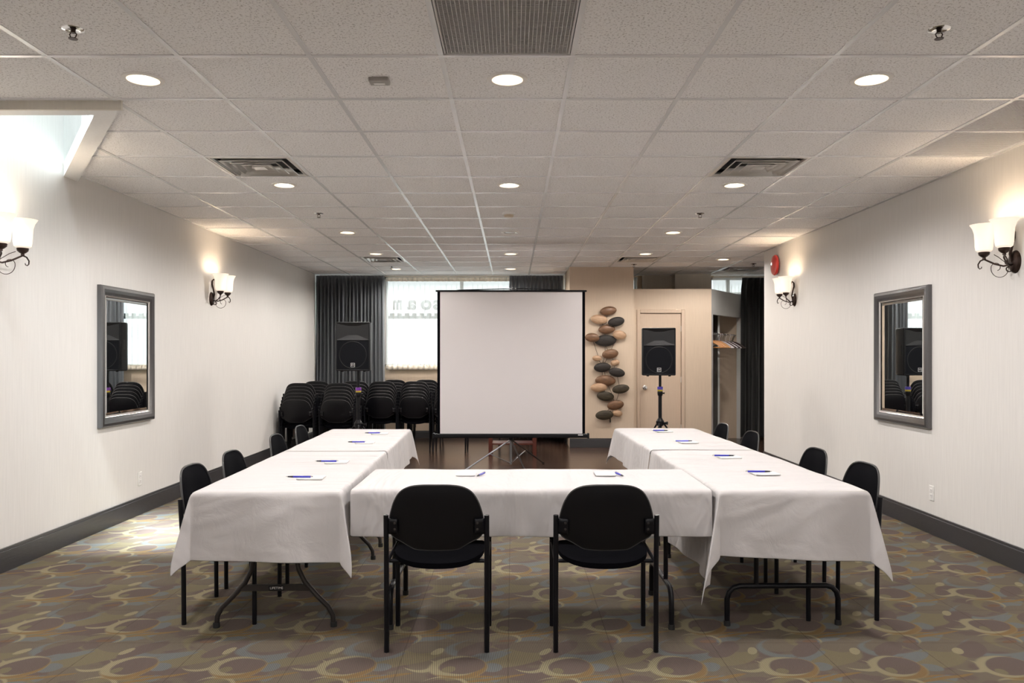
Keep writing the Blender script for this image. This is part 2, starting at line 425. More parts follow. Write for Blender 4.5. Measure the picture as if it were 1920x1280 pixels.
# skylight frame + shaft
W = MB()
def ring_prism(mb, o, i, z0, z1):
    n = len(o)
    for k in range(n):
        if k == 2: continue                      # the side on the left wall needs no band
        q = [o[k], o[(k+1) % n], i[(k+1) % n], i[k]]
        mb.prism(q, z0, z1)
ring_prism(W, SK_O, SK_I, H-.050, H+.012)
struct(W.build('trim_5', M_bright))
struct(MB().box(-XW, -2.13, 4.272, 4.29, H-.052, H-.0).build('trim_6', M_soffit))
# glazed lantern over the opening: glass on the two free sides and on top, thin frame
W = MB(); GLS = MB()
for k in (0, 1):
    a = Vector(SK_I[k]); b = Vector(SK_I[k+1]); d = (b-a).normalized(); n = Vector((d.y, -d.x))
    for mb, t, z0, z1 in ((W, .03, H+.012, H+.05), (W, .03, H+.50, H+.53), (GLS, .008, H+.05, H+.50)):
        mb.prism([tuple(a), tuple(b), tuple(b+n*t), tuple(a+n*t)][::-1], z0, z1)
struct(W.build('trim_10', M_frame))
GLS.prism([(-XW, 4.38), (-2.335, 4.38), (-XW, 5.86)], H+.505, H+.513)
struct(GLS.build('window_1', M_glass))
# plenum boxes over open grilles and vents
W = MB()
for (i, j) in EGG+VENT:
    x0, x1, y0, y1 = cell(i, j); z = H+.30
    for q in ([(x0,y0,H),(x1,y0,H),(x1,y0,z),(x0,y0,z)], [(x0,y1,H),(x0,y1,z),(x1,y1,z),(x1,y1,H)], [(x0,y0,H),(x0,y0,z),(x0,y1,z),(x0,y1,H)], [(x1,y0,H),(x1,y1,H),(x1,y1,z),(x1,y0,z)], [(x0,y0,z),(x1,y0,z),(x1,y1,z),(x0,y1,z)]):
        W.add(q, [(0,1,2,3)])
struct(W.build('trim_7', M_plenum))
# baseboards
def bb(name, x0, x1, y0, y1, h=.157):
    m = MB(); m.box(x0, x1, y0, y1, 0, h-.02)
    ax = (x1-x0) < (y1-y0)
    if ax: 
        if x0 < -3: m.box(x0, x1-.006, y0, y1, h-.02, h)
        else: m.box(x0+.006, x1, y0, y1, h-.02, h)
    else: m.box(x0, x1, y0+.006, y1, h-.02, h)
    return struct(m.build(name, M_base, bevel=.002))
bb('baseboard_left', -XW, -XW+.020, YF, YB)
bb('baseboard_right', XW-.020, XW, YF, YR)
bb('baseboard_right_end', XW, XW+.18, YR, YR+.018)
bb('baseboard_back', -XW+.02, .887, YB-.02, YB, .13)
bb('baseboard_feature', .887, 1.881, 12.182, 12.2, .145)
bb('baseboard_closet', 1.881, 1.955, 12.332, 12.35, .145)
bb('baseboard_closet', 2.71, 3.12, 12.332, 12.35, .145)
bb('baseboard_front', -XW+.02, XW-.02, YF, YF+.02)

# windows of the back wall ---------------------------------------------------
def window(name, x0, x1, z0, z1, mull):
    f = MB(); w = .045; y0, y1 = YB+.06, YB+.12
    f.box(x0, x1, y0, y1, z0, z0+w); f.box(x0, x1, y0, y1, z1-w, z1); f.box(x0, x0+w, y0, y1, z0, z1); f.box(x1-w, x1, y0, y1, z0, z1)
    for x in mull: f.box(x-.03, x+.03, y0, y1, z0, z1)
    o = struct(f.build(name, M_frame))
    MB().box(x0+w, x1-w, YB+.085, YB+.091, z0+w, z1-w).build('pane', M_glass, o)
    return o
w2 = window('window_2', -3.31, .885, 1.24, 2.80, [-2.2, -.885, .3])
MB().box(-3.31, .885, YB+.06, YB+.14, 1.20, 1.245).build('window_frame', M_frame, w2)
s = MB(); s.box(-2.12, .86, YB-.05, YB+.05, 1.195, 1.24)
struct(s.build('trim_8', M_soffit, bevel=.004))
window('window_3', 1.93, 2.16, 2.50, 2.79, [])
window('window_4', 3.42, 5.1, 2.485, 2.79, [3.75, 4.4])
# outside sign band seen through the sheer + lettering on the glass
sb = MB(); sb.box(-2.3, .5, YB+.16, YB+.17, 2.075, 2.125)
for k in range(22): sb.box(-2.28+k*.13, -2.20+k*.13, YB+.155, YB+.165, 2.125, 2.17)
tag(sb.build('window_decal', M_signband), 'dark scalloped band running across the window behind the sheer curtain', 'decal')
def text_mesh(name, body, size, ext, m, loc, rot, scale=(1,1,1), parent=None, align='CENTER', bold=0):
    c = bpy.data.curves.new(name+'_c', 'FONT'); c.body = body; c.size = size; c.extrude = ext; c.offset = bold; c.align_x = align; c.align_y = 'CENTER'
    t = bpy.data.objects.new(name+'_t', c); COL.objects.link(t)
    dg = bpy.context.evaluated_depsgraph_get(); me = bpy.data.meshes.new_from_object(t.evaluated_get(dg)); me.name = name
    bpy.data.objects.remove(t); me.materials.clear(); me.materials.append(m)
    mx = Matrix.Diagonal((*scale, 1)); me.transform(mx)
    o = bpy.data.objects.new(name, me); COL.objects.link(o); o.location = loc; o.rotation_euler = rot
    if parent: o.parent = parent
    return o
xl = [(761, 'm'), (786, 'a'), (807, 'o'), (831, 's')]
sg = empty('window_sign', 'pale grey backwards lettering on the window glass behind the sheer curtain', 'sign', (pxy(790, YB), YB+.08, 2.22))
for px, ch in ((745, 'm'), (772, 'a'), (799, 'o'), (819, 's')):
    o = text_mesh('letter', ch, .31, .003, M_letter, (pxy(px, 13.68)-sg.location.x, 0, 2.335-sg.location.z), (PI/2, 0, 0), (-(.68 if ch == 'm' else 1.1), 1.05, 1), sg, bold=.012)

# ------------------------------------------------------------------ curtains
def curtain(name, x0, x1, y, z0, z1, nf, depth, m, label, flare=0, header=.13, cat='curtain', seed=0, phase=0):
    r = random.Random(seed); ph = [r.uniform(-.5, .5) for _ in range(nf*2+4)]
    def fn(u, v):
        z = z1+(z0-z1)*v
        k = u*nf; i = int(k); w = ph[i]*(1-(k-i))+ph[i+1]*(k-i)
        tt = min(1, max(0, (z1-z)/header-.3)); amp = depth*(.30+.70*tt)*(1+.3*math.sin(i*2.1+seed))
        xx = x0+(x1-x0)*u
        xc = (x0+x1)/2; xx += (xx-xc)*flare*v*v
        xx += .35*(x1-x0)/nf*math.sin(2*PI*(k+w*.3+v*.15*math.sin(i)))*tt*.6
        pin = -.012*math.exp(-((z1-z-header)/.02)**2)
        return (xx, y+amp*math.cos(2*PI*(k+w*.35*tt))+pin+.01*math.sin(3*v+i), z)
    o = MB().grid(fn, nf*10, 40).build(name, m, sharp=80, solid=.003)
    if label: tag(o, label, cat)
    return o
curtain('curtain', -3.335, -2.17, 13.32, .03, 2.785, 19, .040, M_curtain, 'charcoal pleated curtain at the left end of the window, behind the stacked chairs', .03, seed=1)
curtain('curtain', -.05, .86, 13.32, .03, 2.785, 14, .035, M_curtain, 'charcoal pleated curtain right of the window, mostly behind the projection screen', .0, seed=4)
curtain('curtain', 3.93, 4.95, 13.42, .03, 2.76, 9, .05, M_curtain_black, 'black full-length curtain beside the coat closet, at the end of the right wall', .02, seed=3)
sh = curtain('sheer_curtain', -2.17, -.02, 13.46, 1.19, 2.765, 24, .018, M_sheer, 'white translucent sheer curtain across the bright window', seed=5, cat='curtain')
hm = MB()
def hemfn(z0, z1, y):
    def fn(u, v): return (-2.17+2.15*u, y+.016*math.cos(2*PI*u*24), z0+(z1-z0)*v)
    return fn
hm.grid(hemfn(2.70, 2.765, 13.445), 200, 2); 
hm.build('header_tape', M_hem, sh, solid=.002)
MB().grid(hemfn(1.19, 1.27, 13.445), 200, 2).build('bottom_hem', M_hem, sh, solid=.002)
s2 = curtain('sheer_curtain', 3.45, 4.0, 13.52, 2.49, 2.77, 8, .015, M_sheer, 'narrow white sheer curtain above the coat closet, next to the black curtain', seed=6)
s3 = curtain('sheer_curtain', 1.95, 2.15, 13.5, 2.49, 2.78, 3, .015, M_sheer, 'small bunched sheer curtain above the closed door beside the feature wall', seed=7)
rail = MB().tube([(-3.3, 13.40, 2.795), (.87, 13.40, 2.795)], .010, 8).build('curtain_rail', M_white); tag(rail, 'white ceiling curtain rail over the window curtains', 'rail')
rail = MB().tube([(3.45, 13.47, 2.79), (5.15, 13.47, 2.79)], .010, 8).build('curtain_rail', M_white); tag(rail, 'white ceiling curtain rail carrying the black curtain', 'rail')

# ------------------------------------------------------------------ closet door and contents
dr = struct(MB().box(D0+.004, D1-.004, 12.362, 12.402, .01, DT-.004).build('door_1', M_door, bevel=.002))
f = MB(); f.box(1.955, D0, 12.332, 12.36, 0, 2.153); f.box(D1, 2.71, 12.332, 12.36, 0, 2.153); f.box(D0, D1, 12.332, 12.36, DT, 2.153)
struct(f.build('trim_9', M_door, bevel=.006))
k = MB(); k.lathe([(.0, 0), (.034, 0), (.036, .006), (.014, .012), (.012, .03), (.024, .036), (.029, .048), (.024, .060), (.0, .063)], 20, Matrix.Translation((2.085, 12.362, .925)) @ Matrix.Rotation(PI/2, 4, 'X'))
k.build('door_handle', M_chrome, dr)
for z in (1.85, 1.05, .3): MB().tube([(D1-.004, 12.352, z-.045), (D1-.004, 12.352, z+.045)], .007, 8).build('hinge', M_alu, dr)
rod0 = Vector((*dp(.10, -.09), 1.78)); rod1 = Vector((*dp(Ld-.10, -.09), 1.78))
tag(MB().tube([rod0-Vector((dv.x, dv.y, 0))*.1, rod1+Vector((dv.x, dv.y, 0))*.05], .012, 10).build('closet_rod', M_chrome), 'chrome hanging rod inside the coat closet', 'rod')
def hanger(m, thin, label):
    e = empty('coat_hanger', label, 'hanger', group='coat hangers in the closet')
    hk = []
    for a in range(0, 250, 20):
        t = math.radians(a-30); hk.append((.022*math.cos(t), 0, -.002+.022*math.sin(t)))
    hk = hk[::-1]
    hk2 = [(.019, 0, -.013)]+[]
    MB().tube([(0, 0, -.115), (0, 0, -.05), (.012, 0, -.028), (.021, 0, -.008), (.018, 0, .012), (.006, 0, .020), (-.008, 0, .019), (-.018, 0, .008)], .0018 if m is not M_plwhite else .004, 6).build('hook', M_chrome if m is not M_plwhite else m, e)
    w = MB(); r = .008 if thin else .013
    w.tube([(-.215, 0, -.215), (-.14, 0, -.165), (-.06, 0, -.125), (0, 0, -.112), (.06, 0, -.125), (.14, 0, -.165), (.215, 0, -.215)], [r*.8, r, r*1.3, r*1.5, r*1.3, r, r*.8], 8)
    w.build('shoulder', m, e)
    MB().tube([(-.205, 0, -.214), (.205, 0, -.214)], r*.65, 8).build('bar', m, e)
    return e
kinds = [(M_wood_o, 0, 'orange wooden'), (M_plwhite, 1, 'white plastic'), (M_wood_d, 1, 'dark')]
protos = [hanger(a, b, '') for a, b, c in kinds]
for p_ in protos: freeze(p_)
seq = [0, 0, 0, 0, 0, 1, 1, 2, 1, 2, 1, 2, 2]
ordn = ['first', 'second', 'third', 'fourth', 'fifth', 'sixth', 'seventh', 'eighth', 'ninth', 'tenth', 'eleventh', 'twelfth', 'thirteenth']
usedp = set()
for i, kx in enumerate(seq):
    pos = rod0.lerp(rod1, (i+.4)/len(seq)*1.0); rz = math.atan2(nv.y, nv.x)+random.uniform(-.12, .12)
    lab = '%s coat hanger on the closet rod, %s from the left' % (kinds[kx][2], ordn[i])
    if kx not in usedp:
        usedp.add(kx); c = protos[kx]; c['label'] = lab; c.location = pos+Vector((0, 0, -.008)); c.rotation_euler.z = rz
    else: c = dup(protos[kx], pos+Vector((0, 0, -.008)), rz, lab)

# ------------------------------------------------------------------ chair
def smooth(a): return a*a*(3-2*a)
def make_chair():
    e = empty('stacking_chair', '', 'chair')
    # seat cushion: superellipse dome following a shallow saddle
    def seatpt(u, v, top):
        # u angle, v radius
        a = 2*PI*u; ca, sa = math.cos(a), math.sin(a); n = 3.2
        r = (abs(ca)**n+abs(sa)**n)**(-1/n)
        x = .222*r*ca*v; y = .03+.225*r*sa*v
        sag = -.016*(abs(y-.03)/.225)**2-.006*(1-(x/.222)**2)+(.012*(abs(x)/.222)**2)
        if top: return (x, y, .462+sag-.014*v**6)
        return (x, y, .426+sag*1.2-(.010 if v < .9 else .010*(1-(v-.9)/.1))*1)
    m = MB(); m.grid(lambda u, v: seatpt(u, v, True), 40, 8); m.grid(lambda u, v: seatpt(1-u, v, False), 40, 8)
    # join rim
    rim = MB(); rim.grid(lambda u, v: tuple(Vector(seatpt(u, 1, True)).lerp(Vector(seatpt(u, 1, False)), v)), 40, 2)
    m.add(rim.v, rim.f)
    m.build('seat', M_fabric, e, sharp=50)
    # backrest
    prof = [(-.0, .808), (.07, .807), (.125, .798), (.168, .773), (.196, .730), (.213, .68), (.221, .64), (.222, .60), (.214, .565), (.190, .545), (.160, .530), (.13, .512), (.10, .498), (.05, .494), (0, .493)]
    pr = [(-prof[1][0], prof[1][1])]+prof+[(-prof[-2][0], prof[-2][1])]; rt = []
    for q in range(1, len(pr)-2):
        for t in (0, .25, .5, .75):
            rt.append(tuple(.5*(2*pr[q][c]+(pr[q+1][c]-pr[q-1][c])*t+(2*pr[q-1][c]-5*pr[q][c]+4*pr[q+1][c]-pr[q+2][c])*t*t+(3*pr[q][c]-pr[q-1][c]-3*pr[q+1][c]+pr[q+2][c])*t**3) for c in (0, 1)))
    rt.append(prof[-1]); out = rt+[(-x, z) for x, z in rt[-2:0:-1]]
    zc = .63
    def backsurf(x, z, off):  # y position of backrest at x,z; curved around the sitter, leaning back
        return -.205-.16*(z-.49)+.55*x*x+off
    def sheet(offc, offe, n=8):
        v = []; N = len(out)
        for k in range(n+1):
            t = k/n
            for (x, z) in out:
                X = x*t; Z = zc+(z-zc)*t
                v.append((X, backsurf(X, Z, offc+(offe-offc)*t**4), Z))
        f = [(k*N+i, k*N+(i+1) % N, (k+1)*N+(i+1) % N, (k+1)*N+i) for k in range(n) for i in range(N)]
        return v, f
    a = MB(); a.add(*sheet(.022, .002)); v2, f2 = sheet(0, 0); n0 = len(a.v); a.add(v2, [tuple(reversed(q)) for q in f2])
    a.build('back_cushion', M_fabric, e, sharp=60)
    a = MB(); a.add(*sheet(0, 0)); v2, f2 = sheet(-.013, -.001); a.add(v2, [tuple(reversed(q)) for q in f2])
    a.build('back_shell', M_shell, e, sharp=60)
    rimp = [(x, backsurf(x, z, .004), z) for x, z in out]; rimp += rimp[:2]
    MB().tube(rimp, .0055, 6, cap=False).build('lit_rim', M_lit_rim, e)
    for sx in (-1, 1):
        MB().tube([(sx*.24, -.185, 0), (sx*.24, -.187, .3), (sx*.24, -.192, .45), (sx*.24, -.205, .66)], .0125, 12).build('leg', M_black, e)
        MB().tube([(sx*.24, .185, 0), (sx*.24, .185, .455), (sx*.24, .18, .462)], .0125, 12).build('leg', M_black, e)
        MB().tube([(sx*.24, -.19, .425), (sx*.24, .185, .440)], .009, 8).build('side_rail', M_black, e)
        b = MB(); 
        def br(u, v):
            x = sx*(.238-.055*u); z = .645-.075*v; return (x, backsurf(x, z, -.016) if u > .3 else -.200-.02*(z-.6)-.004, z)
        b.grid(br, 6, 4); bo = b.build('back_bracket', M_black, e, solid=.006)
        for z in (.625, .595):
            x = sx*.196
            MB().lathe([(0, 0), (.006, 0), (.006, .003), (.0, .004)], 10, Matrix.Translation((x, backsurf(x, z, -.018), z)) @ Matrix.Rotation(PI/2, 4, 'X')).build('screw', M_brownleg, bo)
    c = MB(); c.tube([(-.24, -.10, .415), (.24, -.10, .415)], .010, 8); c.tube([(-.24, .12, .415), (.24, .12, .415)], .010, 8)
    c.build('seat_support', M_black, e)
    return e
chair = make_chair(); freeze(chair)
chair.location = (-.363, 3.945, 0)
chair['label'] = 'left black padded chair of the two with backs to the camera'
dup(chair, (.447, 3.945, 0), .0, 'right black padded chair of the two with backs to the camera')
GL = 'black chairs along the outer side of the left tables'; GR = 'black chairs along the outer side of the right tables'
for (x, y, l) in ((-1.555, 4.39, 'nearest'), (-1.565, 5.03, 'second nearest'), (-1.60, 6.09, 'third nearest'), (-1.62, 6.86, 'farthest')):
    dup(chair, (x, y, 0), -PI/2+.02, 'black chair on the wall side of the left tables, %s of four' % l, GL)
for (x, y, l) in ((1.765, 4.45, 'nearest'), (1.765, 5.16, 'second nearest'), (1.70, 6.33, 'third nearest'), (1.665, 7.08, 'farthest')):
    dup(chair, (x, y, 0), PI/2+.02, 'black chair on the wall side of the right tables, %s of four' % l, GR)
levels = ['lowest', 'second lowest', 'third lowest', 'third highest', 'second highest', 'topmost']
# simplified child set for the stacks: same parts, no screws
stacks = [(-3.03, 11.2, 'leftmost front stack by the left wall'), (-2.46, 11.2, 'second front stack from the left wall'),
          (-1.99, 12.0, 'front stack right of the left speaker stand'), (-1.48, 12.0, 'front stack beside the projection screen'),
          (-3.0, 12.05, 'rear stack in the left wall corner'), (-2.42, 12.1, 'rear stack behind the left speaker stand'),
          (-1.92, 12.78, 'rear stack under the left curtain edge'), (-1.40, 12.78, 'rear stack under the window sill'),
          (-.93, 11.75, 'stack behind the left screen edge'), (.62, 12.72, 'stack behind the right screen edge'), (.02, 12.72, 'stack hidden behind the screen middle')]
for (x, y, l) in stacks:
    jx = random.uniform(-.01, .01); rz = random.uniform(-.03, .03)
    for k_ in range(6):
        dup(chair, (x+random.uniform(-.003, .003)+jx, y+.040*k_, .045*k_), rz, 'black chair, %s in %s' % (levels[k_], l), 'chairs in the '+l)

# ------------------------------------------------------------------ tables and cloths
ZT = .737
def leg_wish(y):
    m = MB()
    for s_ in (-1, 1):
        m.tube([(s_*.11, y, .70), (s_*.11, y, .37), (s_*.122, y, .30), (s_*.155, y, .235), (s_*.215, y, .165), (s_*.275, y, .105), (s_*.300, y, .06), (s_*.305, y, 0)], .0135, 10)
    m.box(-.185, .185, y-.008, y+.008, .190, .222)
    return m
def leg_u(y):
    m = MB()
    m.tube([(-.295, y, 0), (-.295, y, .14), (-.285, y, .175), (-.262, y, .198), (-.23, y, .207), (.23, y, .207), (.262, y, .198), (.285, y, .175), (.295, y, .14), (.295, y, 0)], .0145, 10)
    for s_ in (-1, 1): m.tube([(s_*.14, y, .21), (s_*.14, y, .70)], .0125, 10)
    return m
def table(cx, cy, L, Wd, rz, style, label):
    """length along local y"""
    e = empty('folding_table', label, 'table', (cx, cy, 0), rz, 'folding tables under white cloths')
    MB().box(-Wd/2+.005, Wd/2-.005, -L/2+.005, L/2-.005, ZT-.035, ZT-.004).build('tabletop', M_greytable, e, bevel=.006)
    for s_ in (-1, 1):
        y = s_*(L/2-.17)
        o = (leg_wish if style == 'w' else leg_u)(y).build('leg_frame', M_brownleg if style == 'w' else M_black, e)
        if style == 'w' and s_ == -1:
            p = MB().box(-.03, .05, y-.0115, y-.0082, .194, .218).build('name_plate', M_black, o)
            text_mesh('lettering', 'LIFETIME', .018, .0004, M_white, (.01, y-.0122, .206), (PI/2, 0, 0), (1, 1, 1), p)
        for sx in (-1, 1):
            xx = sx*(.305 if style == 'w' else .295)
            MB().lathe([(.0175, 0), (.0175, .022), (.0165, .026)], 12, Matrix.Translation((xx, y, .0))).build('foot_cap', M_rubber, o)
        MB().tube([(0, y, .62), (0, y-s_*.32, .695)], .006, 6).build('brace', M_black, e)
    return e
def cloth(cx, cy, L, Wd, rz, drop, label, seed, cflare=.21, tilt=(0, 0), cut=None, yexp=0):
    """drop = (xmin, xmax, ymin, ymax) hanging lengths; corners hang as soft pointed wings"""
    r = random.Random(seed); p1, p2, p3 = [r.uniform(0, 6) for _ in range(3)]
    st = .022; dx0, dx1, dy0, dy1 = drop
    def axis(half, d0, d1):
        a = []
        n0 = max(1, round(d0/st)) if d0 > 0 else 0
        a += [-half-d0*(1-k/n0) for k in range(n0)]
        nn = max(2, round(2*half/.03)); a += [-half+2*half*k/nn for k in range(nn+1)]
        n1 = max(1, round(d1/st)) if d1 > 0 else 0
        a += [half+d1*(k+1)/n1 for k in range(n1)]
        return a
    X = axis(Wd/2, dx0, dx1); Y = axis(L/2, dy0, dy1)
    hw, hl = Wd/2, L/2; v = []
    for y in Y:
        for x in X:
            ox = max(0, abs(x)-hw); oy = max(0, abs(y)-hl); sx = 1 if x > 0 else -1; sy = 1 if y > 0 else -1
            bx = max(-hw, min(hw, x)); by = max(-hl, min(hl, y))
            if ox == 0 and oy == 0:
                z = ZT+.0015*math.sin(7*y+p1+2*math.sin(3*x+p2))+.001*math.sin(19*y+5*x)
                e = min(hw-abs(x), hl-abs(y)); 
                if e < .012: z -= .004*(1-e/.012)
                v.append((x, y, z)); continue
            rr = math.hypot(ox, oy); th = math.atan2(oy, ox)      # 0 = out in x, pi/2 = out in y
            c2 = math.sin(2*th)**2
            s_ = by if ox > oy else bx
            w = (.045*math.sin(7*s_+p1)+.022*math.sin(17*s_+p2+seed))*(1-c2)
            fl = .06+cflare*c2**.8+w*1.1
            fold = 0.16*c2*math.sin(4*th+p3*.0)                      # gentle pleats on the wing
            tha = th+fold*min(1, rr/.2)
            hor = .004+rr*fl
            z = ZT-.004-rr*math.sqrt(max(.1, 1-min(.8, fl)**2))
            if rr < .01: z = ZT-.003-rr*.6
            hx = hor*math.cos(tha); hy = hor*math.sin(tha)
            # where only one overhang exists keep it straight
            v.append((bx+sx*hx, by+sy*hy, z))
    nx = len(X)
    f = []
    for j in range(len(Y)-1):
        for i in range(nx-1):
            f.append((j*nx+i, j*nx+i+1, (j+1)*nx+i+1, (j+1)*nx+i))
    if tilt != (0, 0):   # uneven hem: hanging part slides lower towards one side
        v2 = []
        for (x, y, z) in v:
            if z < ZT-.01:
                k = (ZT-z); z = ZT-k*(1+tilt[0]*(x/hw)+tilt[1]*(y/hl))
            v2.append((x, y, z))
        v = v2
    m = MB(); m.add(v, f)
    o = m.build('tablecloth', M_cloth, None, (cx, cy, 0), rz, sharp=80, solid=.0016)
    md = o.modifiers.new('sub', 'SUBSURF'); md.levels = 1; md.render_levels = 1
    return tag(o, label, 'tablecloth', 'white tablecloths')
RZ = math.radians(1.35)
def along(x0, y0, x1, y1, t): return (x0+(x1-x0)*t, y0+(y1-y0)*t)
# left run: centre line from near (-1.242,3.93) to far (-1.325,7.36)
Lr = ((-1.238, 3.94), (-1.325, 7.36)); Rr = ((1.428, 3.97), (1.350, 7.45))
def run(R, t0, t1):
    a = along(*R[0], *R[1], t0); b = along(*R[0], *R[1], t1); c = along(*R[0], *R[1], (t0+t1)/2)
    return c, math.hypot(b[0]-a[0], b[1]-a[1]), math.atan2(-(b[0]-a[0]), b[1]-a[1])
c, L, rz = run(Lr, 0, .497); table(*c, L, .745, rz, 'w', 'folding table with bronze wishbone legs, near end of the left row')
cloth(*c, L-.004, .745, rz, (.245, .24, .345, 0), 'white tablecloth with pointed corners on the near left table', 1, tilt=(.02, 0))
c, L, rz = run(Lr, .503, 1); table(*c, L, .74, rz, 'w', 'folding table at the far end of the left row, beneath its white cloth')
cloth(*c, L-.004, .745, rz, (.245, .26, 0, .26), 'white tablecloth on the far left table, nearest the stacked chairs', 2)
c, L, rz = run(Rr, 0, .497); table(*c, L, .76, rz, 'u', 'folding table with black U-shaped legs, near end of the right row')
cloth(*c, L-.004, .765, rz, (.50, .265, .34, 0), 'white tablecloth with a long hanging left corner on the near right table', 3, cflare=.21, tilt=(.05, 0))
c, L, rz = run(Rr, .503, 1); table(*c, L, .76, rz, 'u', 'folding table at the far end of the right row, beneath its white cloth')
cloth(*c, L-.004, .765, rz, (.26, .255, 0, .26), 'white tablecloth on the far right table, nearest the closed door', 4)
# cross table
e = table(.095, 4.37, 1.80, .73, PI/2, 'u', 'cross table behind the two near chairs, joining both rows')
o = cloth(.095, 4.375, 1.845, .745, PI/2, (0.235, .235, 0, 0), 'white tablecloth on the cross table behind the two near chairs', 5)

# pads and pens --------------------------------------------------------------
ZP = ZT+.0035
def make_pad():
    e = empty('notepad', '', 'notepad')
    MB().box(-.055, .055, -.07, .07, 0, .006).build('paper', M_paper, e)
    MB().box(-.055, .055, .058, .0702, -.0002, .0065).build('binding', M_white, e)
    return e
def make_pen():
    e = empty('ballpoint_pen', '', 'pen')
    MB().tube([(-.035, 0, .0055), (.062, 0, .0055)], .0052, 10).build('barrel', M_pblue, e)
    MB().tube([(-.065, 0, .0055), (-.035, 0, .0055)], [.0035, .0054], 10).build('grip', M_pgrip, e)
    MB().tube([(-.076, 0, .0055), (-.065, 0, .0055)], [.0008, .0033], 8).build('tip', M_chrome, e)
    MB().tube([(.062, 0, .0055), (.075, 0, .0055)], .003, 8).build('button', M_chrome, e)
    MB().box(.025, .07, -.0015, .0015, .0105, .0125).build('clip', M_chrome, e)
    return e
pad = make_pad(); pen = make_pen(); freeze(pad); freeze(pen); first = [True]
def place(pd, pn, where):
    (x, y, rz), (x2, y2, rz2, zz) = pd, pn
    if first[0]:
        pad.location = (x, y, ZP); pad.rotation_euler.z = rz; pad['label'] = 'small white notepad '+where; pad['group'] = 'notepads on the tables'
        pen.location = (x2, y2, zz); pen.rotation_euler.z = rz2; pen['label'] = 'blue ballpoint pen '+where; pen['group'] = 'pens on the tables'; first[0] = False
    else:
        dup(pad, (x, y, ZP), rz, 'small white notepad '+where, 'notepads on the tables'); dup(pen, (x2, y2, zz), rz2, 'blue ballpoint pen '+where, 'pens on the tables')
for (x, y, w) in ((-1.175, 4.33, 'nearest seat'), (-1.178, 4.98, 'second seat'), (-1.21, 6.10, 'third seat'), (-1.215, 6.82, 'farthest seat')):
    place((x+.06, y+.02, PI/2+.05), (x, y, random.uniform(-.06, .06), ZP+.006), 'on the left row of tables, at the '+w)
for (x, y, w) in ((1.42, 4.53, 'nearest seat'), (1.415, 5.26, 'second seat'), (1.345, 6.17, 'third seat'), (1.325, 7.05, 'farthest seat')):
    place((x+.03, y-.02, PI/2+.05), (x, y, PI+random.uniform(-.05, .05), ZP+.006), 'on the right row of tables, at the '+w)
place((-.265, 4.50, 0), (-.18, 4.46, PI/2-.3, ZP), 'in front of the left chair at the cross table')
place((.528, 4.50, 0), (.607, 4.46, PI/2+.2, ZP), 'in front of the right chair at the cross table')

# ------------------------------------------------------------------ downlights
def downlight(lens):
    e = empty('ceiling_downlight', '', 'ceiling light')
    MB().lathe([(.078, -.008), (.092, -.010), (.100, -.006), (.102, 0), (.078, 0), (.078, -.008)], 32, caps=False).build('trim_ring', M_trimwhite, e)
    MB().lathe([(.058, -.0035), (.079, -.0065), (.079, 0), (.058, 0)], 32, caps=False).build('reflector', M_trimring if lens is M_lens_off else M_reflector_glow, e)
    MB().lathe([(0, -.0050), (.05, -.0045), (.059, -.0035), (.059, 0), (0, 0)], 32).build('lens', lens, e)
    return e
dl = {k_: downlight(m_) for k_, m_ in (('on', M_lens), ('warm', M_lens_dim), ('off', M_lens_off))}
for q in dl.values(): freeze(q)
usedl = set()
DX = [('left', -1.856), ('middle', -.026), ('right', 1.804)]
rows = [('first', 3.945, ('on', 'on', 'on')), ('second', 6.385, ('on', 'on', 'on')), ('third', 8.825, ('warm', 'off', 'warm')), ('fourth', 10.655, ('warm', 'warm', 'warm')), ('fifth', 12.485, ('warm', 'warm', None))]
LP = []
for rn, y, st in rows:
    for (cn, x), s_ in zip(DX, st):
        if not s_: continue
        lab = '%s round recessed downlight in the %s column, %s row from the camera' % ({'on': 'brightly lit', 'warm': 'warm glowing', 'off': 'unlit'}[s_], cn, rn)
        if s_ not in usedl: usedl.add(s_); c = dl[s_]; c.location = (x, y, H); c['label'] = lab; c['group'] = 'recessed ceiling downlights'
        else: dup(dl[s_], (x, y, H), 0, lab, 'recessed ceiling downlights')
        LP.append((x, y, s_))
dup(dl['warm'], (3.024, 11.265, H), 0, 'warm glowing round recessed downlight near the coat closet, far right', 'recessed ceiling downlights')
LP.append((3.024, 11.265, 'warm'))
def light(kind, name, loc, power, col, rot=(0, 0, 0), **kw):
    l = bpy.data.lights.new(name, kind); l.energy = power; l.color = col
    for a, b in kw.items(): setattr(l, a, b)
    o = bpy.data.objects.new(name, l); COL.objects.link(o); o.location = loc; o.rotation_euler = rot
    return o
PW = {'on': 45, 'warm': 44, 'off': 30}
for x, y, s_ in [q for q in LP if q[2] != 'off']+[(x, y, 'on') for n_, x in DX for y in (1.505, -.935)]:
    if PW[s_]: light('SPOT', 'downlight_beam', (x, y, H-.03), PW[s_]*(.6 if y < 2 else 1), (1, .96, .93) if s_ == 'on' else (1, .94, .88), spot_size=math.radians(170), spot_blend=.45, shadow_soft_size=.06)

